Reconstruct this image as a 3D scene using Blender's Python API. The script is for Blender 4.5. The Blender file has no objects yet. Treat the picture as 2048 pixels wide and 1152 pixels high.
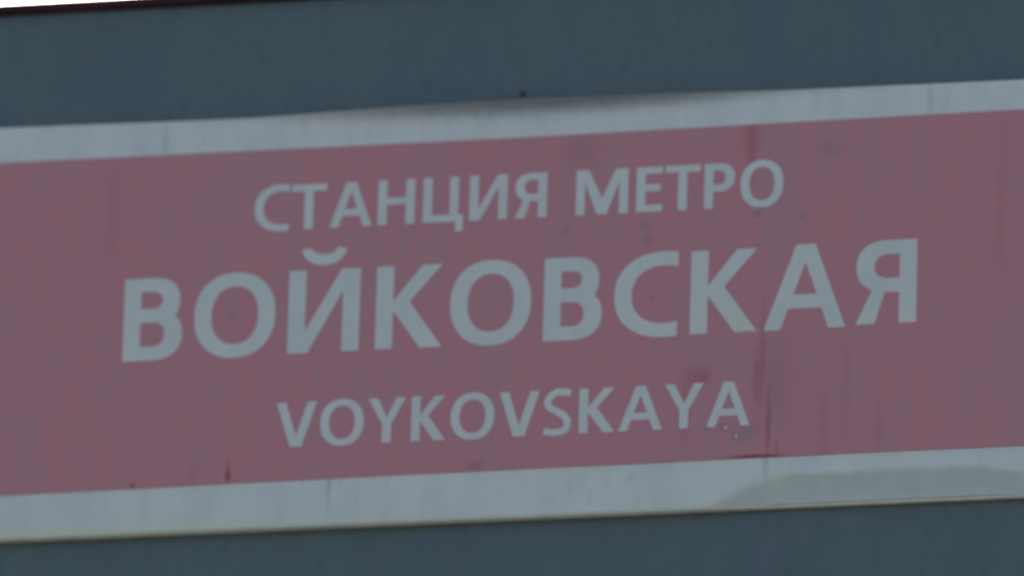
import bpy, bmesh, math, random
from mathutils import Vector, Matrix

random.seed(4)
SC = bpy.context.scene
COL = SC.collection
MM = 0.001
SIGN_Z = 6.6                         # height of the middle of the sign above the street

# ------------------------------------------------------------------ camera
YAW, PITCH, ROLL, DIST = 0.2144760, 0.3753628, 0.0304809, 13.585395
LENS = 28982.175 / 2048 * 36.0       # long tele lens on a 36 mm sensor
fw = Vector((-math.sin(YAW) * math.cos(PITCH), math.cos(YAW) * math.cos(PITCH), math.sin(PITCH)))
rt = fw.cross(Vector((0, 0, 1))).normalized()
up = rt.cross(fw)
r2 = math.cos(ROLL) * rt + math.sin(ROLL) * up
u2 = -math.sin(ROLL) * rt + math.cos(ROLL) * up
cd = bpy.data.cameras.new('camera')
cam = bpy.data.objects.new('camera', cd)
COL.objects.link(cam)
pos = Vector((0, 0, SIGN_Z)) - fw * DIST
m = Matrix((r2, u2, -fw)).transposed().to_4x4()
m.translation = pos
cam.matrix_world = m
cd.sensor_width = 36
cd.lens = LENS
cd.clip_start = 0.1
cd.clip_end = 3000
cd.dof.use_dof = True
cd.dof.focus_distance = DIST * 0.972
cd.dof.aperture_fstop = 3.5
SC.camera = cam

# ------------------------------------------------------------------ sky, sun, exposure
SUN_EL, SUN_AZ = math.radians(38), math.radians(-25)      # behind the wall, to the left
w = bpy.data.worlds.new('World')
SC.world = w
w.use_nodes = True
nt = w.node_tree
nt.nodes.clear()
sky = nt.nodes.new('ShaderNodeTexSky')
sky.sky_type = 'NISHITA'
sky.sun_disc = False
sky.sun_elevation = SUN_EL
sky.sun_rotation = SUN_AZ
sky.air_density = 1.0
sky.dust_density = 6.0
sky.ozone_density = 1.0
bg = nt.nodes.new('ShaderNodeBackground')
bg.inputs['Strength'].default_value = 0.10
wo = nt.nodes.new('ShaderNodeOutputWorld')
nt.links.new(sky.outputs[0], bg.inputs[0])
nt.links.new(bg.outputs[0], wo.inputs[0])
sd = bpy.data.lights.new('sun', 'SUN')
sd.energy = 0.8
sd.angle = math.radians(14)
sd.color = (1.0, 0.96, 0.91)
sun = bpy.data.objects.new('sun', sd)
COL.objects.link(sun)
to_sun = Vector((math.sin(SUN_AZ) * math.cos(SUN_EL), math.cos(SUN_AZ) * math.cos(SUN_EL), math.sin(SUN_EL)))
sun.rotation_euler = to_sun.to_track_quat('Z', 'Y').to_euler()
sun.location = (0, 6, 12)
SC.view_settings.view_transform = 'Standard'
SC.view_settings.look = 'None'
SC.view_settings.exposure = 1.79
SC.view_settings.gamma = 1.0
SC.render.engine = 'CYCLES'


# ------------------------------------------------------------------ node helpers
class Mat:
    def __init__(self, name, rough=0.5, spec=0.4, metal=0.0):
        self.m = bpy.data.materials.new(name)
        self.m.use_nodes = True
        self.t = self.m.node_tree
        self.b = self.t.nodes['Principled BSDF']
        self.b.inputs['Roughness'].default_value = rough
        self.b.inputs['Specular IOR Level'].default_value = spec
        self.b.inputs['Metallic'].default_value = metal
        self.co = self.t.nodes.new('ShaderNodeTexCoord').outputs['Object']
        s = self.t.nodes.new('ShaderNodeSeparateXYZ')
        self.t.links.new(self.co, s.inputs[0])
        self.x, self.z = s.outputs[0], s.outputs[2]

    def lk(self, a, b):
        if hasattr(a, 'is_linked'):
            self.t.links.new(a, b)
        else:
            b.default_value = a

    def math(self, op, a, b=0.0, c=0.0, clamp=False):
        n = self.t.nodes.new('ShaderNodeMath')
        n.operation = op
        n.use_clamp = clamp
        for i, v in enumerate((a, b, c)):
            self.lk(v, n.inputs[i])
        return n.outputs[0]

    def noise(self, scale, sx=1, sz=1, detail=3, rough=0.5, off=0.0):
        mp = self.t.nodes.new('ShaderNodeMapping')
        mp.inputs['Scale'].default_value = (sx, 1, sz)
        mp.inputs['Location'].default_value = (off, off * 1.7, off * 0.6)
        self.t.links.new(self.co, mp.inputs[0])
        n = self.t.nodes.new('ShaderNodeTexNoise')
        n.inputs['Scale'].default_value = scale
        n.inputs['Detail'].default_value = detail
        n.inputs['Roughness'].default_value = rough
        self.t.links.new(mp.outputs[0], n.inputs[0])
        return n.outputs[0]

    def ramp(self, v, lo, hi, a=0.0, b=1.0):
        n = self.t.nodes.new('ShaderNodeMapRange')
        n.interpolation_type = 'SMOOTHSTEP'
        self.lk(v, n.inputs[0])
        for i, q in enumerate((lo, hi, a, b)):
            n.inputs[i + 1].default_value = q
        return n.outputs[0]

    def mix(self, f, a, b):
        n = self.t.nodes.new('ShaderNodeMix')
        n.data_type = 'RGBA'
        self.lk(f, n.inputs[0])
        for v, s in ((a, n.inputs[6]), (b, n.inputs[7])):
            if isinstance(v, tuple):
                s.default_value = (*v, 1)
            else:
                self.t.links.new(v, s)
        return n.outputs[2]

    def spot(self, cx, cz, rx, rz, soft=0.6, wob=0.0):
        """ragged elliptical stain: 1 in the middle, 0 outside (millimetres)"""
        x, z = self.x, self.z
        if wob:
            nz = self.noise(140, detail=2, off=cx * 0.1)
            x = self.math('ADD', x, self.math('MULTIPLY', self.math('SUBTRACT', nz, 0.5), wob * MM))
            nz = self.noise(140, detail=2, off=cx * 0.1 + 5)
            z = self.math('ADD', z, self.math('MULTIPLY', self.math('SUBTRACT', nz, 0.5), wob * MM))
        dx = self.math('DIVIDE', self.math('SUBTRACT', x, cx * MM), rx * MM)
        dz = self.math('DIVIDE', self.math('SUBTRACT', z, cz * MM), rz * MM)
        d = self.math('SQRT', self.math('ADD', self.math('MULTIPLY', dx, dx), self.math('MULTIPLY', dz, dz)))
        return self.ramp(d, 1 - soft, 1 + soft, 1.0, 0.0)

    def mul(self, a, b):
        return self.math('MULTIPLY', a, b)

    def done(self, col, bump=None, dist=0.0004, strength=0.4):
        self.lk(col if not isinstance(col, tuple) else (*col, 1), self.b.inputs['Base Color'])
        if bump is not None:
            n = self.t.nodes.new('ShaderNodeBump')
            n.inputs['Strength'].default_value = strength
            n.inputs['Distance'].default_value = dist
            self.t.links.new(bump, n.inputs['Height'])
            self.t.links.new(n.outputs[0], self.b.inputs['Normal'])
        return self.m


# faded, dusty red film: rain streaks of thicker and thinner dust
def make_red():
    M = Mat('faded_red_film', rough=0.5, spec=0.35)
    streak = M.ramp(M.noise(34, 1, 0.16, 5, 0.65), 0.32, 0.70)
    broad = M.ramp(M.noise(9, 1, 0.5, 2, 0.5, 3), 0.35, 0.65)
    blot = M.ramp(M.noise(75, 1, 0.6, 3, 0.6, 7), 0.36, 0.68)
    fine = M.noise(420, 1, 0.5, 2, 0.6, 11)
    c = M.mix(streak, RED_A, RED_B)
    c = M.mix(M.mul(broad, 0.45), c, RED_C)
    c = M.mix(M.mul(blot, 0.40), c, RED_D)
    c = M.mix(M.ramp(fine, 0.3, 0.75, 0.0, 0.18), c, RED_E)
    # wet runs and scrapes that show the film's own deeper red
    worn = [(-267, -176, 2.6, 5, 0.85, 2), (-267, -168, 1.4, 9, 0.4, 2), (-358.3, -181, 3, 2.4, 0.7, 2),
            (237, -180.3, 23, 1.6, 0.95, 2), (247.5, -150, 2.2, 34, 0.42, 4), (241, -78, 2.4, 44, 0.32, 5),
            (256, -172, 2.0, 6, 0.32, 2), (226, 138, 8, 18, 0.24, 6), (226, 128, 4, 36, 0.20, 5), (-494, -181.5, 7, 2.2, 0.5, 2),
            (180, -97, 12, 9, 0.26, 9), (184, -101, 5, 5, 0.22, 6), (168, -128, 5, 30, 0.22, 5), (320, -120, 4, 50, 0.12, 5), (-30, -176, 7, 4, 0.30, 4),
            (-388, 100, 6, 40, 0.12, 5), (465, 60, 4, 70, 0.12, 5), (64, 136, 14, 14, 0.16, 9), (-300, -172, 5, 8, 0.14, 3),
            (352, -160, 3, 22, 0.16, 3), (300, -150, 6, 26, 0.14, 4), (236, -100, 4, 26, 0.30, 3)]
    for cx, cz, rx, rz, k, wob in worn:
        c = M.mix(M.mul(M.spot(cx, cz, rx, rz, 0.75, wob), k), c, RED_DEEP)
    # grey smudges of soot, and shadows painted beside two of the flakes
    for cx, cz, rx, rz, k in ((128, 42, 5, 4, .4), (126, 56, 5, 4, .3), (135, -17, 2, 2, .6), (232, 62, 4, 3, .5), (-267, -14, 4, 5, .3),
                              (204.8, -149.5, 2.2, 3.0, .7), (215.6, -158.5, 1.6, 2.2, .6), (275, 58, 3, 3, .3), (50, 55, 5, 4, .3), (236, 68, 3, 3, .4), (190, -150, 3, 3, .4),
                              (255, -110, 14, 40, .22), (228, -155, 14, 9, .25), (300, 125, 12, 7, .2)):
        c = M.mix(M.mul(M.spot(cx, cz, rx, rz, 0.7, 3), k), c, SOOT_SHADE)
    return M.done(c, M.noise(90, 1, 0.5, 3), 0.0006, 0.25)


def make_white(name, A, B, grime_and_shade=True):
    M = Mat(name, rough=0.5, spec=0.35)
    c = M.mix(M.ramp(M.noise(24, 1, 0.5, 4, 0.6), 0.34, 0.68), A, B)
    c = M.mix(M.ramp(M.noise(110, 1, 0.25, 3, 0.6, 4), 0.5, 0.75, 0, 0.30), c, WHITE_GREY)
    c = M.mix(M.ramp(M.noise(400, 1, 0.5, 2, 0.6, 9), 0.55, 0.8, 0, 0.25), c, WHITE_GREY)
    if not grime_and_shade:                      # red dust rubbed over the letters
        c = M.mix(M.ramp(M.noise(30, 1, 0.5, 3, 0.6, 15), 0.45, 0.75, 0, 0.30), c, (0.56, 0.50, 0.46))
        c = M.mix(M.mul(M.spot(222, -46, 12, 12, 0.7, 5), 0.35), c, CREAM)
    if grime_and_shade:
        # yellow-grey film of dirt that has run down to the lower edge, thickest at the left end
        c = M.mix(M.mul(M.ramp(M.z, -0.2305, -0.218, 1, 0), M.ramp(M.x, -0.36, -0.05, 0.75, 0.15)), c, CREAM)
        c = M.mix(M.mul(M.ramp(M.z, -0.229, -0.210, 1, 0), M.ramp(M.x, -0.50, -0.20, 0.65, 0.0)), c, CREAM)
        # grey painted in as the shade of the dented part below the crease
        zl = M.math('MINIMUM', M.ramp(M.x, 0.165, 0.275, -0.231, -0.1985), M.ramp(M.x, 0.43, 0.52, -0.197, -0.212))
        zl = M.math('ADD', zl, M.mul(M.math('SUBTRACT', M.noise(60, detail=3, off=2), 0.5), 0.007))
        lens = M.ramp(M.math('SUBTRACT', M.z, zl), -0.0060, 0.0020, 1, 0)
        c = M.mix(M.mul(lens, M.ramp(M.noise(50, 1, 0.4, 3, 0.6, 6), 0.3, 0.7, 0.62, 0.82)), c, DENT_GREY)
        c = M.mix(M.mul(M.spot(256, -208, 14, 10, 0.7, 4), 0.30), c, CREAM)
        # shade of the loose top edge, painted into the colour
        c = M.mix(M.mul(M.spot(30, 193, 270, 13, 0.6, 8), 0.55), c, SOOT_SHADE)
        c = M.mix(M.mul(M.spot(15, 194, 190, 19, 0.55, 12), 0.54), c, SOOT_SHADE)
        c = M.mix(M.mul(M.spot(60, 192, 120, 10, 0.6, 8), 0.38), c, SOOT_SHADE)
        for cx, cz, rx, rz, k in ((246, -186, 3, 18, .25), (-170, -190, 2, 20, .3), (-340, 170, 3, 14, .2), (395, 168, 3, 18, .2), (118, -195, 4, 4, .2)):
            c = M.mix(M.mul(M.spot(cx, cz, rx, rz, 0.8, 3), k), c, SOOT_SHADE)
    return M.done(c, M.noise(60, 1, 0.5, 3), 0.0006, 0.25)


def make_fascia():
    M = Mat('slate_blue_paint', rough=0.55, spec=0.35)
    c = M.mix(M.ramp(M.noise(14, 1, 0.5, 4, 0.6), 0.35, 0.66), SLATE_A, SLATE_B)
    c = M.mix(M.ramp(M.noise(120, 1, 0.35, 3, 0.65, 5), 0.45, 0.75, 0, 0.45), c, SLATE_C)
    c = M.mix(M.ramp(M.noise(45, 1, 0.2, 3, 0.6, 8), 0.5, 0.75, 0, 0.35), c, SLATE_D)
    c = M.mix(M.ramp(M.noise(300, 1, 0.4, 2, 0.6, 2), 0.6, 0.8, 0, 0.45), c, SLATE_C)
    return M.done(c, M.noise(70, 1, 0.6, 4), 0.0008, 0.3)


def make_plain(name, a, b, scale=60, rough=0.5, spec=0.4, metal=0.0):
    M = Mat(name, rough, spec, metal)
    return M.done(M.mix(M.ramp(M.noise(scale), 0.35, 0.68), a, b))


RED_A, RED_B = (0.515, 0.192, 0.198), (0.440, 0.214, 0.216)
RED_C, RED_D, RED_E = (0.530, 0.190, 0.200), (0.400, 0.222, 0.222), (0.34, 0.18, 0.19)
RED_DEEP = (0.260, 0.022, 0.045)
SOOT_SHADE = (0.125, 0.158, 0.172)  # soot smudges, also the shade painted at the top edge and flakes
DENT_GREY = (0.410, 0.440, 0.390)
WHITE_GREY, CREAM = (0.42, 0.44, 0.40), (0.54, 0.60, 0.38)
SLATE_A, SLATE_B = (0.091, 0.126, 0.124), (0.086, 0.117, 0.121)
SLATE_C, SLATE_D = (0.064, 0.092, 0.094), (0.104, 0.132, 0.138)
red_film = make_red()
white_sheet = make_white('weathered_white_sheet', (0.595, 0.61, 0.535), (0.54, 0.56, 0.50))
white_film = make_white('weathered_white_film', (0.56, 0.58, 0.505), (0.525, 0.55, 0.485), grime_and_shade=False)
cream_edge = make_plain('yellowed_cream_edge', (0.64, 0.71, 0.60), (0.59, 0.65, 0.55), 40)
slate = make_fascia()
brown_metal = make_plain('dark_brown_flashing', (0.050, 0.010, 0.016), (0.022, 0.010, 0.010), 50, 0.75, 0.2)
dark_steel = make_plain('rusty_dark_steel', (0.035, 0.05, 0.055), (0.03, 0.035, 0.035), 300, 0.6)
bare_flake = make_plain('bare_pale_plastic', (0.80, 0.78, 0.76), (0.70, 0.68, 0.68), 300, 0.4)


# ------------------------------------------------------------------ mesh helpers
def link(name, me, mat, parent=None):
    o = bpy.data.objects.new(name, me)
    COL.objects.link(o)
    if mat is not None:
        me.materials.append(mat)
    if parent is not None:
        o.parent = parent
    return o


def from_bm(name, bm, mat, parent, smooth=False):
    bmesh.ops.recalc_face_normals(bm, faces=bm.faces)
    me = bpy.data.meshes.new(name)
    bm.to_mesh(me)
    bm.free()
    if smooth:
        for p in me.polygons:
            p.use_smooth = True
    return link(name, me, mat, parent)


def lerp_line(pts, x):
    for (x0, z0), (x1, z1) in zip(pts, pts[1:]):
        if x <= x1:
            break
    return z0 + (z1 - z0) * (x - x0) / (x1 - x0)


def sheet(name, xs, zlo, zhi, rows, front, back, mat, parent, smooth=True):
    """closed sheet in mm: front(x, z, s) gives the front face's depth, zlo/zhi its edges"""
    bm = bmesh.new()
    g, h = [], []
    for x in xs:
        a, b = zlo(x), zhi(x)
        colv = []
        for j in range(rows + 1):
            s = j / rows
            z = a + (b - a) * s
            colv.append(bm.verts.new((x * MM, front(x, z, s) * MM, z * MM)))
        g.append(colv)
    for i in range(len(xs) - 1):
        for j in range(rows):
            f = bm.faces.new((g[i][j], g[i + 1][j], g[i + 1][j + 1], g[i][j + 1]))
            f.smooth = smooth
    loop = [c[0] for c in g] + g[-1][1:] + [c[-1] for c in reversed(g[:-1])] + list(reversed(g[0][1:-1]))
    bk = [bm.verts.new((v.co.x, back * MM, v.co.z)) for v in loop]
    n = len(loop)
    for i in range(n):
        bm.faces.new((loop[i], bk[i], bk[(i + 1) % n], loop[(i + 1) % n]))
    bm.faces.new(list(reversed(bk)))
    bmesh.ops.recalc_face_normals(bm, faces=bm.faces)
    for e in bm.edges:                 # crisp cut edges round the smooth front
        if len([f for f in e.link_faces if f.smooth]) < 2:
            e.smooth = False
    me = bpy.data.meshes.new(name)
    bm.to_mesh(me)
    bm.free()
    return link(name, me, mat, parent)


def frange(a, b, n):
    return [a + (b - a) * i / n for i in range(n + 1)]


def profile_bar(name, prof, x0, x1, mat, parent, n=1):
    """a (y, z) profile in mm run along x"""
    bm = bmesh.new()
    rings = [[bm.verts.new((x * MM, y * MM, z * MM)) for y, z in prof] for x in frange(x0, x1, n)]
    k = len(prof)
    for a, b in zip(rings, rings[1:]):
        for i in range(k):
            bm.faces.new((a[i], a[(i + 1) % k], b[(i + 1) % k], b[i]))
    bm.faces.new(rings[0])
    bm.faces.new(rings[-1])
    return from_bm(name, bm, mat, parent)


def dome(name, x, y, z, r, hgt, mat, parent, slot=False):
    """low domed screw head facing the street (-y)"""
    bm = bmesh.new()
    prev = None
    for k, (rr, hh) in enumerate(((1, 0), (1, .45), (.85, .75), (.5, .95))):
        ring = [bm.verts.new(((x + r * rr * math.cos(t)) * MM, (y - hgt * hh) * MM, (z + r * rr * math.sin(t)) * MM))
                for t in frange(0, 2 * math.pi, 14)[:-1]]
        if prev:
            for i in range(14):
                bm.faces.new((prev[i], prev[(i + 1) % 14], ring[(i + 1) % 14], ring[i]))
        prev = ring
    f = bm.faces.new(prev)
    if slot:
        r_ = bmesh.ops.inset_region(bm, faces=[f], thickness=r * 0.12 * MM, depth=-hgt * 0.4 * MM)
    return from_bm(name, bm, mat, parent, True)


def empty(name, loc, label, cat):
    o = bpy.data.objects.new(name, None)
    o.empty_display_size = 0.1
    o.location = loc
    COL.objects.link(o)
    o['label'] = label
    o['category'] = cat
    return o


# ------------------------------------------------------------------ the street below, out of the frame, added for its bounce light
gm = make_plain('wet_grey_asphalt', (0.135, 0.130, 0.120), (0.105, 0.103, 0.098), 3, 0.8, 0.3)
bm = bmesh.new()
bm.faces.new([bm.verts.new(p) for p in ((-1500, -1500, 0), (1500, -1500, 0), (1500, 1500, 0), (-1500, 1500, 0))])
from_bm('ground', bm, gm, None)['kind'] = 'structure'

# ------------------------------------------------------------------ the wall behind the sign
WALL_Y = 12.0
wall = empty('fascia_wall', (0, 0, SIGN_Z), 'slate blue painted fascia wall behind the red and white sign', 'wall')
bm = bmesh.new()
x0, x1, z0, z1 = -2200, 2200, -620, 309
vs = [bm.verts.new((x * MM, y * MM, z * MM)) for y in (WALL_Y, 300) for x, z in ((x0, z0), (x1, z0), (x1, z1), (x0, z1))]
for f in ((0, 1, 2, 3), (4, 7, 6, 5), (0, 4, 5, 1), (1, 5, 6, 2), (2, 6, 7, 3), (3, 7, 4, 0)):
    bm.faces.new([vs[i] for i in f])
from_bm('wall_panel', bm, slate, wall)
# folded metal flashing along the top of the wall, its front lip hanging a little over the paint
profile_bar('flashing', [(6, 310.5), (6, 318), (8.5, 320), (302, 330), (302, 309.5), (14, 309.5), (14, 310.2)],
            -2202, 2202, brown_metal, wall)
dome('screw', 2, WALL_Y - 0.1, 201.5, 3.2, 1.8, dark_steel, wall, True)

# ------------------------------------------------------------------ the sign
sign = empty('station_sign', (0, 0, SIGN_Z),
             'weathered red metro station sign with white borders and white lettering on slate blue wall', 'sign')
XL, XR = -820, 820
RED_TOP = [(-820, 153.2), (-500, 153.4), (-4, 152.1), (484, 154.8), (820, 155.5)]
RED_BOT = [(-820, -184.6), (-486, -183.9), (5, -181.8), (490, -181.8), (820, -181.8)]
WH_TOP = [(-820, 191), (-502, 189.8), (-253, 186.2), (-89, 188.6), (7, 189.6), (199, 187.2), (318, 186.2), (484, 185.2), (820, 184)]
WH_BOT = [(-820, -226.8), (-484, -226.4), (7, -227.6), (490, -228.6), (820, -229)]


def rtop(x): return lerp_line(RED_TOP, x)
def rbot(x): return lerp_line(RED_BOT, x)
def wtop(x): return lerp_line(WH_TOP, x)
def wbot(x): return lerp_line(WH_BOT, x)
def sst(a, b, v):
    t = max(0.0, min(1.0, (v - a) / (b - a)))
    return t * t * (3 - 2 * t)


def waves(x, z):
    return 0.22 * math.sin(x * 0.013 + 0.6) + 0.15 * math.sin(x * 0.041 + z * 0.02)


XS = frange(XL, XR, 205)
board = sheet('board', frange(XL, XR, 20), lambda x: wbot(x) + 0.4, lambda x: wtop(x) - 3.0, 4,
              lambda x, z, s: 4.0, WALL_Y - 0.2, white_sheet, sign, False)


# upper border: its top edge has come loose and leans out over a long stretch
def top_front(x, z, s):
    k = sst(-330, -60, x) * (1 - sst(90, 300, x))
    reach = 4 + 15 * k
    t = max(0.0, (z - (wtop(x) - reach)) / reach)
    return 1.2 + waves(x, z) - 6.0 * k * t * t


# lower border: dented below a crease at the right
def bot_front(x, z, s):
    cz = -199 - 26 * (1 - sst(175, 262, x)) - 10 * sst(430, 520, x)
    t = max(0.0, cz - z)
    return 1.2 + waves(x, z) + 0.13 * t * sst(170, 215, x) * (1 - sst(520, 640, x)) - 1.0 * sst(170, 230, x) * (1 - sst(520, 640, x)) * math.exp(-((z - cz) / 9.0) ** 2)


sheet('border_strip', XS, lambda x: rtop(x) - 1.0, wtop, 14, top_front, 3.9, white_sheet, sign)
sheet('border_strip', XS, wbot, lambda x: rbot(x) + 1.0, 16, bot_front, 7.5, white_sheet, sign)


def lip_front(x, z, s):
    return bot_front(x, wbot(x), 0) + 0.1 + (1 - s) * 0.9


sheet('lower_lip', XS, lambda x: wbot(x) - 1.8, lambda x: wbot(x) - 0.2, 3, lip_front, WALL_Y - 0.5, cream_edge, sign)

field = sheet('red_field', XS, rbot, rtop, 24, lambda x, z, s: 0.3 + waves(x, z) * 0.5, 3.9, red_film, sign)
field['label'] = 'faded dusty red field with dark red streaks and scrapes'


# ------------------------------------------------------------------ lettering (cut white film, millimetres on the sign)
def sup(cx, cz, a, b, n=2.3, t0=0.0, t1=2 * math.pi, k=56, end=False):
    out = []
    for t in frange(t0, t1, k)[: None if end else -1]:
        c, s = math.cos(t), math.sin(t)
        out.append((cx + a * math.copysign(abs(c) ** (2 / n), c), cz + b * math.copysign(abs(s) ** (2 / n), s)))
    return out


def mirror(cs, c):
    return [[(2 * c - x, z) for x, z in k] for k in cs]


def g_O(l, r, b, t, s, h):
    cx, cz = (l + r) / 2, (b + t) / 2
    return [sup(cx, cz, (r - l) / 2, (t - b) / 2, 2.22), sup(cx, cz, (r - l) / 2 - s, (t - b) / 2 - h, 2.22)]


def g_C(l, r, b, t, s, h):
    wd, ht = r - l, t - b
    a, cz = wd * 0.79, (b + t) / 2
    cx = l + a
    n = 2.22

    def ang(aa):                       # parameter where the ellipse meets the cut x = r
        u = (r - cx) / aa
        return math.acos(u ** (n / 2))
    to = ang(a)
    ai = a - s
    ti = ang(ai)
    outer = sup(cx, cz, a, ht / 2, n, to, 2 * math.pi - to, 44, True)
    inner = sup(cx, cz, ai, ht / 2 - h, n, 2 * math.pi - ti, ti, 44, True)
    return [outer + inner]


def bowl(x1, xr, zb, zt, k=22, n=2.3):
    """right half of a bowl from (x1, zt) round to (x1, zb)"""
    return sup(x1, (zb + zt) / 2, xr - x1, (zt - zb) / 2, n, math.pi / 2, -math.pi / 2, k, True)


def g_VE(l, r, b, t, s, h):            # Cyrillic Ve
    H, Wd = t - b, r - l
    ru = r - 0.055 * Wd
    zw = b + 0.545 * H                 # middle of the waist bar
    x1 = l + 0.50 * Wd
    up_b, lo_t = zw - h * 0.62, zw + h * 0.42
    U = lambda z: bx(z, up_b, t, x1, ru)
    L = lambda z: bx(z, b, lo_t, x1 - 0.02 * Wd, r)

    def bx(z, zb, zt, xa, xb):
        u = abs(z - (zb + zt) / 2) / ((zt - zb) / 2)
        return -1e9 if u > 1 else xa + (xb - xa) * (1 - u ** 2.3) ** (1 / 2.3)
    right = []
    for i in range(61):
        z = t + (b - t) * (0.5 - 0.5 * math.cos(math.pi * i / 60))
        right.append((max(U(z), L(z)), z))
    out = [(l, b), (l, t)] + right
    cu = [(l + s, zw + h / 2)] + [(l + s, t - h)] + bowl(x1 - 0.02 * Wd, ru - s * 1.02, zw + h / 2, t - h)
    cl = [(l + s, b + h)] + [(l + s, zw - h / 2)] + bowl(x1 - 0.02 * Wd, r - s * 1.05, b + h, zw - h / 2)
    return [out, cu, cl]


def g_I(l, r, b, t, s, h):
    d = s * 1.12
    H = t - b
    return [[(l, b), (l, t), (l + s, t), (l + s, b + 0.26 * H), (r - d, t), (r, t), (r, b), (r - s, b), (r - s, t - 0.26 * H), (l + d * 1.06, b)]]


def g_K(l, r, b, t, s, h, top=None):
    rt_ = r - 0.02 * (r - l) if top is None else top
    d = s * 1.15
    zj = b + 0.575 * (t - b)
    zk = b + 0.46 * (t - b)
    nx = l + 0.50 * (r - l)
    zn = b + 0.56 * (t - b)
    return [[(l, b), (l, t), (l + s, t), (l + s, zj), (rt_ - d * 1.0, t), (rt_, t), (nx, zn), (r, b), (r - d * 1.12, b), (l + s, zk), (l + s, b)]]


def g_A(l, r, b, t, s, h):
    c, H = (l + r) / 2, t - b
    ap = s * 0.55
    f = s * 0.98
    zc0, zc1 = b + 0.245 * H, b + 0.245 * H + h
    xi = lambda z: (l + f) + (c - (l + f)) * (z - b) / (0.80 * H)      # inner side of the left leg
    sym = lambda x: 2 * c - x
    out = [(l, b), (c - ap, t), (c + ap, t), (r, b), (r - f, b), (sym(xi(zc0)), zc0), (xi(zc0), zc0), (l + f, b)]
    return [out, [(xi(zc1), zc1), (c, b + 0.79 * H), (sym(xi(zc1)), zc1)]]


def g_YA(l, r, b, t, s, h):
    H, Wd = t - b, r - l
    x1 = l + 0.52 * Wd
    zb = b + 0.375 * H
    zc = zb + h
    b_out = sup(x1, (zb + t) / 2, x1 - l, (t - zb) / 2, 2.3, math.pi / 2, 1.33 * math.pi, 26, True)
    out = [(r, t)] + b_out + [(l + 0.26 * Wd, zb + 0.02 * H), (l, b), (l + s * 1.10, b), (l + 0.475 * Wd, zb), (r - s, zb), (r - s, b), (r, b)]
    x2 = x1 + 0.03 * Wd
    hole = [(r - s, t - h)] + sup(x2, (zc + t - h) / 2, x2 - l - s * 1.04, (t - h - zc) / 2, 2.3, math.pi / 2, 1.5 * math.pi, 20, True) + [(r - s, zc)]
    return [out, hole]


def g_T(l, r, b, t, s, h):
    c = (l + r) / 2
    return [[(l, t), (r, t), (r, t - h), (c + s / 2, t - h), (c + s / 2, b), (c - s / 2, b), (c - s / 2, t - h), (l, t - h)]]


def g_N(l, r, b, t, s, h):
    z = b + 0.45 * (t - b)
    return [[(l, b), (l, t), (l + s, t), (l + s, z + h), (r - s, z + h), (r - s, t), (r, t), (r, b), (r - s, b), (r - s, z), (l + s, z), (l + s, b)]]


def g_TSE(l, r, b, t, s, h):
    q = r - 0.12 * (r - l)
    d = 0.22 * (t - b)
    return [[(l, b), (l, t), (l + s, t), (l + s, b + h), (q - s, b + h), (q - s, t), (q, t), (q, b + h), (r, b + h), (r, b - d), (r - 7.2, b - d), (r - 7.2, b)]]


def g_M(l, r, b, t, s, h):
    c = (l + r) / 2
    v = s * 0.55
    return [[(l, b), (l, t), (l + s * 1.4, t), (c, b + 0.36 * (t - b)), (r - s * 1.4, t), (r, t), (r, b), (r - s, b), (r - s, b + 0.72 * (t - b)),
             (c + v, b), (c - v, b), (l + s, b + 0.72 * (t - b)), (l + s, b)]]


def g_E(l, r, b, t, s, h):
    z = b + 0.46 * (t - b)
    m_ = r - 0.08 * (r - l)
    return [[(l, b), (l, t), (r, t), (r, t - h), (l + s, t - h), (l + s, z + h), (m_, z + h), (m_, z), (l + s, z), (l + s, b + h), (r, b + h), (r, b)]]


def g_P(l, r, b, t, s, h):
    x1 = l + 0.45 * (r - l)
    zb = b + 0.37 * (t - b)
    out = [(l, b), (l, t)] + bowl(x1, r, zb, t) + [(l + s, zb), (l + s, b)]
    return [out, [(l + s, zb + h), (l + s, t - h)] + bowl(x1, r - s * 1.03, zb + h, t - h)]


def g_V(l, r, b, t, s, h):
    c, v = (l + r) / 2, s * 0.66
    return [[(l, t), (l + s * 1.04, t), (c, b + 0.24 * (t - b)), (r - s * 1.04, t), (r, t), (c + v, b), (c - v, b)]]


def g_Y(l, r, b, t, s, h):
    c = (l + r) / 2
    z = b + 0.41 * (t - b)
    return [[(l, t), (l + s * 1.08, t), (c, b + 0.56 * (t - b)), (r - s * 1.08, t), (r, t), (c + s / 2, z), (c + s / 2, b), (c - s / 2, b), (c - s / 2, z)]]


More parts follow.
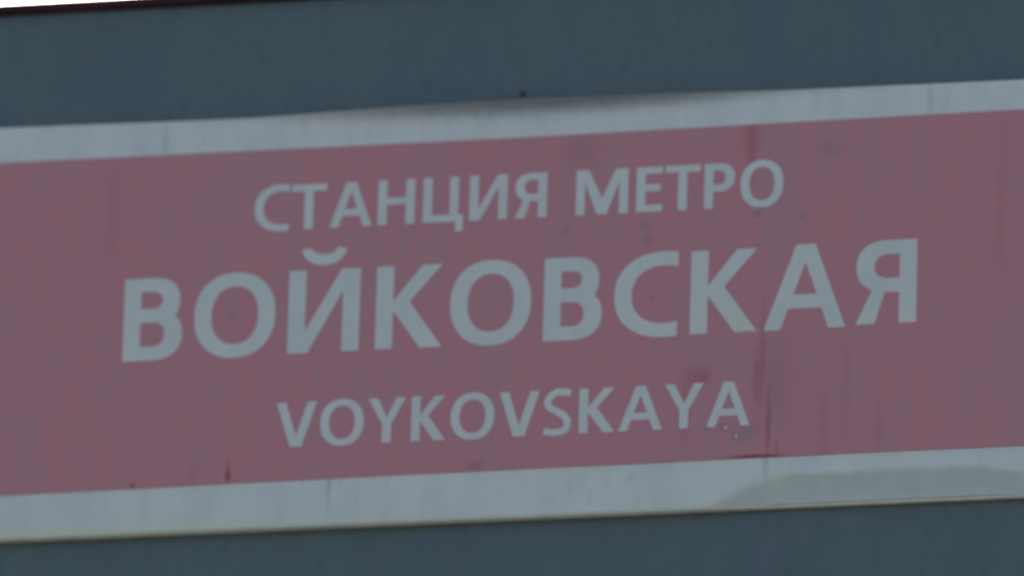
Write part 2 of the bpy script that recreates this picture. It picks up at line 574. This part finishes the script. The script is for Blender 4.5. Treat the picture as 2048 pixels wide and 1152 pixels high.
def g_S(l, r, b, t, s, h):
    # a stroke of even width swept along a spine
    k = h / 2
    Wd, H = r - l, t - b
    P = [(r - 0.04 * Wd, t - k * 1.35), (l + 0.66 * Wd, t - k), (l + 0.44 * Wd, t - k * 1.1), (l + 0.24 * Wd, t - 0.16 * H), (l + k * 1.1, t - 0.27 * H),
         (l + 0.22 * Wd, t - 0.39 * H), (l + 0.50 * Wd, t - 0.49 * H), (l + 0.76 * Wd, t - 0.60 * H), (r - k * 1.1, t - 0.73 * H),
         (l + 0.80 * Wd, b + 0.13 * H), (l + 0.54 * Wd, b + k), (l + 0.30 * Wd, b + k), (l + 0.02 * Wd, b + k * 1.5)]
    pts = []
    for i in range(len(P) - 1):
        p0, p1, p2, p3 = P[max(i - 1, 0)], P[i], P[i + 1], P[min(i + 2, len(P) - 1)]
        for u in frange(0, 1, 6)[:-1]:
            pts.append(tuple(0.5 * (2 * p1[d] + (p2[d] - p0[d]) * u + (2 * p0[d] - 5 * p1[d] + 4 * p2[d] - p3[d]) * u * u + (3 * p1[d] - p0[d] - 3 * p2[d] + p3[d]) * u ** 3) for d in (0, 1)))
    pts.append(P[-1])
    A, B = [], []
    for i, p in enumerate(pts):
        q0, q1 = pts[max(i - 1, 0)], pts[min(i + 1, len(pts) - 1)]
        tx, tz = q1[0] - q0[0], q1[1] - q0[1]
        ln = math.hypot(tx, tz)
        A.append((p[0] - tz / ln * k, p[1] + tx / ln * k))
        B.append((p[0] + tz / ln * k, p[1] - tx / ln * k))
    return [A + B[::-1]]


def breve(l, r, b, t):
    c = (l + r) / 2
    lo = sup(c, t, (r - l) / 2, t - b, 2.0, math.pi, 2 * math.pi, 26, True)
    hi = sup(c, t + 1.0, (r - l) / 2 - 9.0, (t - b) * 0.40, 2.0, 2 * math.pi, math.pi, 20, True)
    return [lo + hi]


def letter(contours, label, parent, thick=0.5):
    cu = bpy.data.curves.new('letter', 'CURVE')
    cu.dimensions = '2D'
    cu.fill_mode = 'BOTH'
    cu.extrude = thick * MM
    for c in contours:
        sp = cu.splines.new('POLY')
        sp.points.add(len(c) - 1)
        for p, (x, z) in zip(sp.points, c):
            p.co = (x * MM, z * MM, 0, 1)
        sp.use_cyclic_u = True
    tmp = bpy.data.objects.new('letter_outline', cu)
    me = bpy.data.meshes.new_from_object(tmp)
    bpy.data.objects.remove(tmp)
    bpy.data.curves.remove(cu)
    me.transform(Matrix(((1, 0, 0, 0), (0, 0, -1, 0), (0, 1, 0, 0), (0, 0, 0, 1))))
    for v in me.vertices:              # the film lies on the slightly wavy red sheet
        base = 0.3 + 0.5 * waves(v.co.x / MM, v.co.z / MM)
        v.co.y = (base + (0.12 if v.co.y > 0 else -0.14)) * MM
    me.name = 'letter'
    o = link('letter', me, white_film, parent)
    o['label'] = label
    return o


S1, H1 = 8.5, 7.0                     # upper line: stem and bar widths
UP = [('С', g_C, -250.5, -217.4), ('Т', g_T, -215.0, -181.3), ('А', g_A, -177.8, -137.2), ('Н', g_N, -131.4, -96.2), ('Ц', g_TSE, -88.0, -49.4),
      ('И', g_I, -43.4, -7.2), ('Я', g_YA, 0.4, 30.8), ('М', g_M, 58.8, 108.6), ('Е', g_E, 116.6, 141.4), ('Т', g_T, 144.0, 177.4),
      ('Р', g_P, 181.5, 210.4), ('О', g_O, 216.1, 256.8)]
S2, H2 = 16.4, 13.9                   # station name
MID = [('В', g_VE, -373.4, -316.4), ('О', g_O, -305.1, -227.0), ('Й', g_I, -214.4, -145.8), ('К', g_K, -130.0, -66.0), ('О', g_O, -58.7, 18.6),
       ('В', g_VE, 30.8, 86.4), ('С', g_C, 98.2, 158.6), ('К', g_K, 170.9, 234.6), ('А', g_A, 241.0, 318.7), ('Я', g_YA, 328.3, 385.6)]
S3, H3 = 8.4, 6.7                     # lower line
LOW = [('V', g_V, -222.2, -183.6), ('O', g_O, -179.7, -138.3), ('Y', g_Y, -134.0, -98.2), ('K', g_K, -92.6, -60.2), ('O', g_O, -54.9, -13.3),
       ('V', g_V, -8.6, 29.4), ('S', g_S, 33.7, 60.3), ('K', g_K, 67.6, 101.5), ('A', g_A, 105.2, 146.8), ('Y', g_Y, 149.0, 185.6), ('A', g_A, 189.0, 230.1)]
ORD = ['first', 'second', 'third', 'fourth', 'fifth', 'sixth', 'seventh', 'eighth', 'ninth', 'tenth', 'eleventh', 'twelfth']
for rows, b0, t0, ss, hh, over, what in ((UP, 70.3, 115.6, S1, H1, 1.3, 'small upper line'), (MID, -55.3, 28.0, S2, H2, 1.4, 'large station name'),
                                         (LOW, -149.2, -104.7, S3, H3, 1.2, 'small Latin lower line')):
    for i, (ch, fn, l, r) in enumerate(rows):
        bb, tt = b0, t0
        if fn in (g_O, g_C, g_S):
            bb, tt = b0 - over, t0 + over
        if fn is g_A and ss > 12:
            tt = t0 + 1.5
        if fn is g_YA and ss > 12:
            bb, tt = b0 + 1.5, t0 + 1.6
        cs = fn(l, r, bb, tt, ss, hh)
        if ch == 'Й':
            cs = cs + breve(-202.5, -160.0, 32.6, 49.2)
        letter(cs, 'white letter %s, %s of the %s' % (ch, ORD[i], what), field)

# flakes of film lifted off near the last letter of the lower line
for x, z, r in ((207.3, -150.8, 1.4), (217.8, -160.2, 1.2), (223.6, -53.2, 1.3)):
    dome('paint_flake', x, 0.0, z, r, 2.6, bare_flake, sign)
